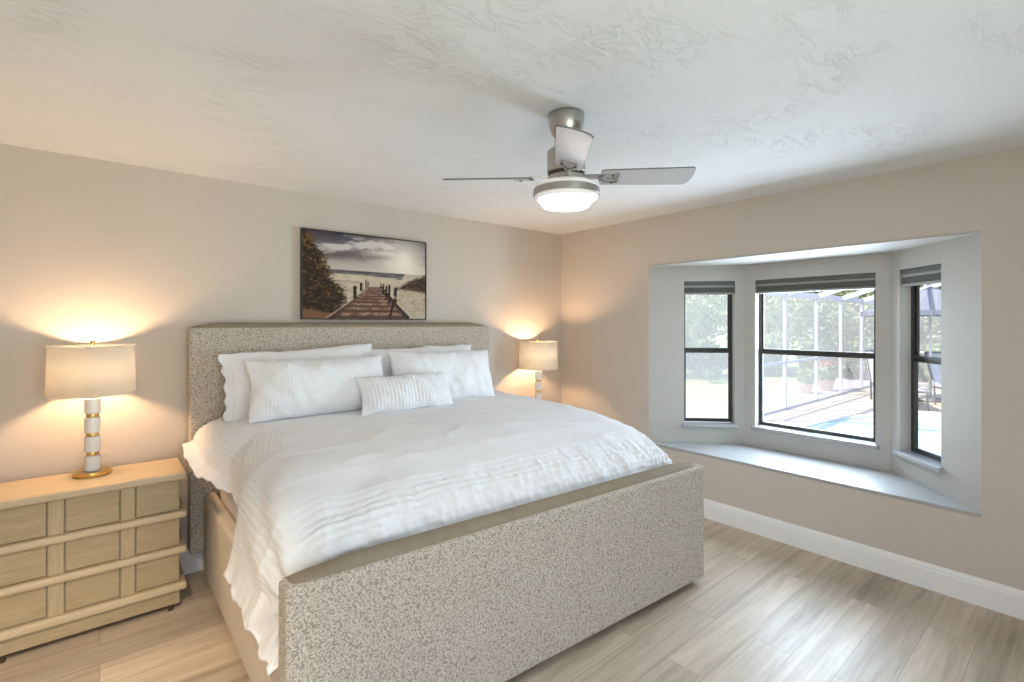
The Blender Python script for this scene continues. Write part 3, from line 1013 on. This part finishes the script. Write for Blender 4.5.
cg('bottom_track', (2.7, .30, GZ + .02), (12.5, .30, GZ + .02), .05, .05)
cg('chair_rail', (12.5, .30, .78), (12.5, -6.1, .78), .05, .05)
cg('eave_beam', (12.5, .30, EZ), (12.5, -6.1, EZ), .07, .12)
for (y, z) in ((-1.1, EZ + .48), (-2.5, EZ + .96)): cg('purlin', (4.7, y, z), (12.5, y, z), .05, .06)
bm = B(); box(bm, 2.7 - 7.97, 12.5 - 7.97, .045, .048, 0, EZ - GZ); obj('screen_mesh', bm, SCREEN, cage)
bm = B(); box(bm, 12.56 - 7.97, 12.563 - 7.97, -6.4, 0, 0, EZ - GZ); obj('screen_mesh', bm, SCREEN, cage)

def foliage(bm, n, rx, ry, rz, cz, size):
    for _ in range(n):
        while True:
            p = Vector((random.uniform(-1, 1), random.uniform(-1, 1), random.uniform(-1, 1)))
            if .35 < p.length < 1: break
        k = .82 + .3 * mn.noise(p * 2.3 + Vector((rx, ry, cz)))
        c = Vector((p.x * rx * k, p.y * ry * k, cz + p.z * rz * k))
        q = Vector((random.gauss(0, 1), random.gauss(0, 1), random.gauss(0, 1) + .6)).normalized()
        a = q.orthogonal().normalized(); a.rotate(Matrix.Rotation(random.uniform(0, 6.28), 3, q)); b = q.cross(a)
        s = size * random.uniform(.6, 1.3)
        v = [bm.verts.new(c + a * s * x + b * s * y * .55 + q * s * zz) for x, y, zz in ((-1, 0, 0), (0, .8, .12), (1, 0, -.1), (0, -.8, .12))]
        bm.faces.new(v)
    return bm
def tree(name, label, x, y, rx, ry, rz, cz, n, mat, cat='tree', size=.10, group='trees and shrubs beyond the pool cage'):
    t = thing(name, label, cat, (x, y, GZ - .06), 0, group)
    obj('foliage', foliage(B(), int(n * 2.4), rx, ry, rz, cz, size), LEAF[mat], t)
    bm = B()
    tube(bm, (0, 0, 0), (.1, .05, cz), .09 * rz / 2, 8, .05)
    for k in range(4):
        a = k * 1.6 + x
        tube(bm, (.05, .02, cz * .7), (rx * .55 * cos(a), ry * .55 * sin(a), cz + rz * .3), .04, 6, .015)
    obj('trunk', bm, BARK, t)
trees = [('broad green tree beyond the lawn, seen through the left bay window', 10.3, 5.5, 1.6, 1.6, 1.5, 1.95, 1500, 1),
         ('tall bushy tree filling the left of the middle window', 14.5, 4.6, 2.2, 2.0, 2.3, 2.7, 1900, 0),
         ('yellowish tree behind the first cage post of the middle window', 13.2, 3.0, 1.4, 1.2, 1.7, 2.3, 1300, 1),
         ('dark leafy tree behind the second cage post of the middle window', 16.2, 2.7, 1.7, 1.7, 2.0, 2.3, 1500, 2),
         ('pale green tree behind the third cage post of the middle window', 15.2, 1.3, 1.4, 1.4, 1.8, 2.0, 1300, 1),
         ('bushy tree behind the umbrella in the middle window', 17.5, .3, 1.8, 1.8, 2.2, 2.2, 1500, 0),
         ('leafy tree seen in the upper pane of the right bay window', 17.2, -1.9, 1.7, 1.7, 2.2, 2.0, 1500, 1),
         ('rounded tree beyond the chaises at the far right of the bay', 17.0, -4.2, 1.8, 1.8, 2.3, 2.2, 1400, 0),
         ('dark-leaved tree at the far left behind the lawn', 12.5, 8.2, 2.0, 2.0, 2.0, 2.3, 1500, 2),
         ('grey-green tree closing the view behind the lawn in the left bay window', 14.2, 7.0, 1.9, 1.6, 2.0, 2.1, 1500, 2)]
for (lab, x, y, rx, ry, rz, cz, n_, m_) in trees:
    tree('garden_tree', lab, x, y, rx, ry, rz, cz, n_, m_)
for (lab, x, y, rx, ry, rz, cz, n_, m_) in [
        ('low grey-green shrub at the back of the lawn, in the left bay window', 11.3, 4.6, 1.3, .6, .55, .55, 800, 2),
        ('low grey-green shrub at the back of the lawn, left in the middle window', 13.2, 3.6, 1.2, .7, .55, .55, 800, 2),
        ('low green shrub under the second cage post of the middle window', 14.0, 2.2, 1.2, .6, .6, .6, 800, 0),
        ('low green shrub behind the chaises outside the right of the bay', 14.2, -.4, .7, 1.4, .6, .6, 800, 0),
        ('low green shrub seen beneath the umbrella', 13.6, .9, .7, .6, .6, .6, 600, 2)]:
    tree('garden_shrub', lab, x, y, rx, ry, rz, cz, n_, m_, 'shrub', .11)
tree('dark_plant', 'small dark spiky plant on the lawn in the left bay window', 9.8, 3.62, .34, .26, .20, .26, 170, 2, 'plant', .08)

# planter with red flowers by the cage
for (x, y, s, lab) in ((10.0, .76, 1.0, 'terracotta pot of red flowers beside the pool cage post'), (9.15, .92, .85, 'leafy green potted plant beside the pot of red flowers')):
    t = thing('potted_plant', lab, 'potted plant', (x, y, GZ - .01), 0, 'potted plants by the pool cage')
    obj('pot', lathe(B(), [(.12 * s, 0), (.17 * s, .22 * s), (.19 * s, .24 * s), (.19 * s, .28 * s), (.16 * s, .28 * s)], 20), TERRA, t, smooth=True)
    obj('foliage', foliage(B(), 260, .34 * s, .30 * s, .26 * s, .46 * s, .07), LEAF[0], t)
    if s == 1.0:
        obj('flowers', foliage(B(), 160, .30, .28, .16, .66, .05), PETAL, t)
        obj('orange_bowl', lathe(B(), [(.05, .80), (.26, .88), (.28, .92), (.24, .92)], 20), TERRA, t, smooth=True)

def chaise(label, x, y, rz):
    t = thing('chaise_lounge', label, 'lounge chair', (x, y, GZ), rz, 'chaise lounges on the pool deck')
    bm = B()
    for s in (-.32, .32):
        tube(bm, (-.2, s, .36), (1.25, s, .36), .022, 8); tube(bm, (-.2, s, .36), (-.75, s, 1.02), .022, 8)
    tube(bm, (1.25, -.32, .36), (1.25, .32, .36), .022, 8); tube(bm, (-.75, -.32, 1.02), (-.75, .32, 1.02), .022, 8)
    obj('frame', bm, GREYM, t)
    for px_, py_ in ((-.2, -.32), (-.2, .32), (1.05, -.32), (1.05, .32)):
        bm = B(); tube(bm, (px_, py_, .36), (px_ + .06, py_, 0), .02, 8); obj('leg', bm, GREYM, t)
    bm = B(); box(bm, -.2, 1.22, -.31, .31, .355, .367); obj('seat_sling', bm, SLING, t)
    M = Matrix.Translation((-.2, 0, .36)) @ Matrix.Rotation(radians(-50), 4, 'Y')
    bm = B(); box(bm, -.012, 0, -.31, .31, 0, .86, Matrix.Translation((-.2, 0, .36)) @ Matrix.Rotation(math.atan2(-.55, .66), 4, 'Y')); obj('back_sling', bm, SLING, t)
    return t
chaise('pale sling chaise lounge at the right edge of the middle window', 9.15, -.72, radians(205))
chaise('pale sling chaise lounge seen through the right bay window', 9.35, -1.75, radians(205))

um = thing('patio_umbrella', 'open grey-blue patio umbrella over the chaises by the pool', 'umbrella', (9.8, -1.25, GZ))
bm = B(); n = 8
apex = bm.verts.new((0, 0, 2.42)); ring = [bm.verts.new((1.25 * cos(2 * pi * i / n), 1.25 * sin(2 * pi * i / n), 1.90)) for i in range(n)]
low = [bm.verts.new((1.25 * cos(2 * pi * i / n), 1.25 * sin(2 * pi * i / n), 1.80)) for i in range(n)]
for i in range(n):
    bm.faces.new((apex, ring[i], ring[(i + 1) % n])); bm.faces.new((ring[i], low[i], low[(i + 1) % n], ring[(i + 1) % n]))
uc = obj('canopy', bm, CANV, um)
m_ = uc.modifiers.new('t', 'SOLIDIFY'); m_.thickness = .01
bm = B(); tube(bm, (0, 0, 0), (0, 0, 2.46), .022, 10); obj('pole', bm, CAGEM, um, smooth=True)
bm = B(); lathe(bm, [(.24, 0), (.24, .05), (.05, .08)], 24); obj('base', bm, GREYM, um, smooth=True)
bm = B()
for i in range(n): tube(bm, (0, 0, 2.39), (1.23 * cos(2 * pi * i / n), 1.23 * sin(2 * pi * i / n), 1.885), .008, 6)
obj('ribs', bm, GREYM, um)
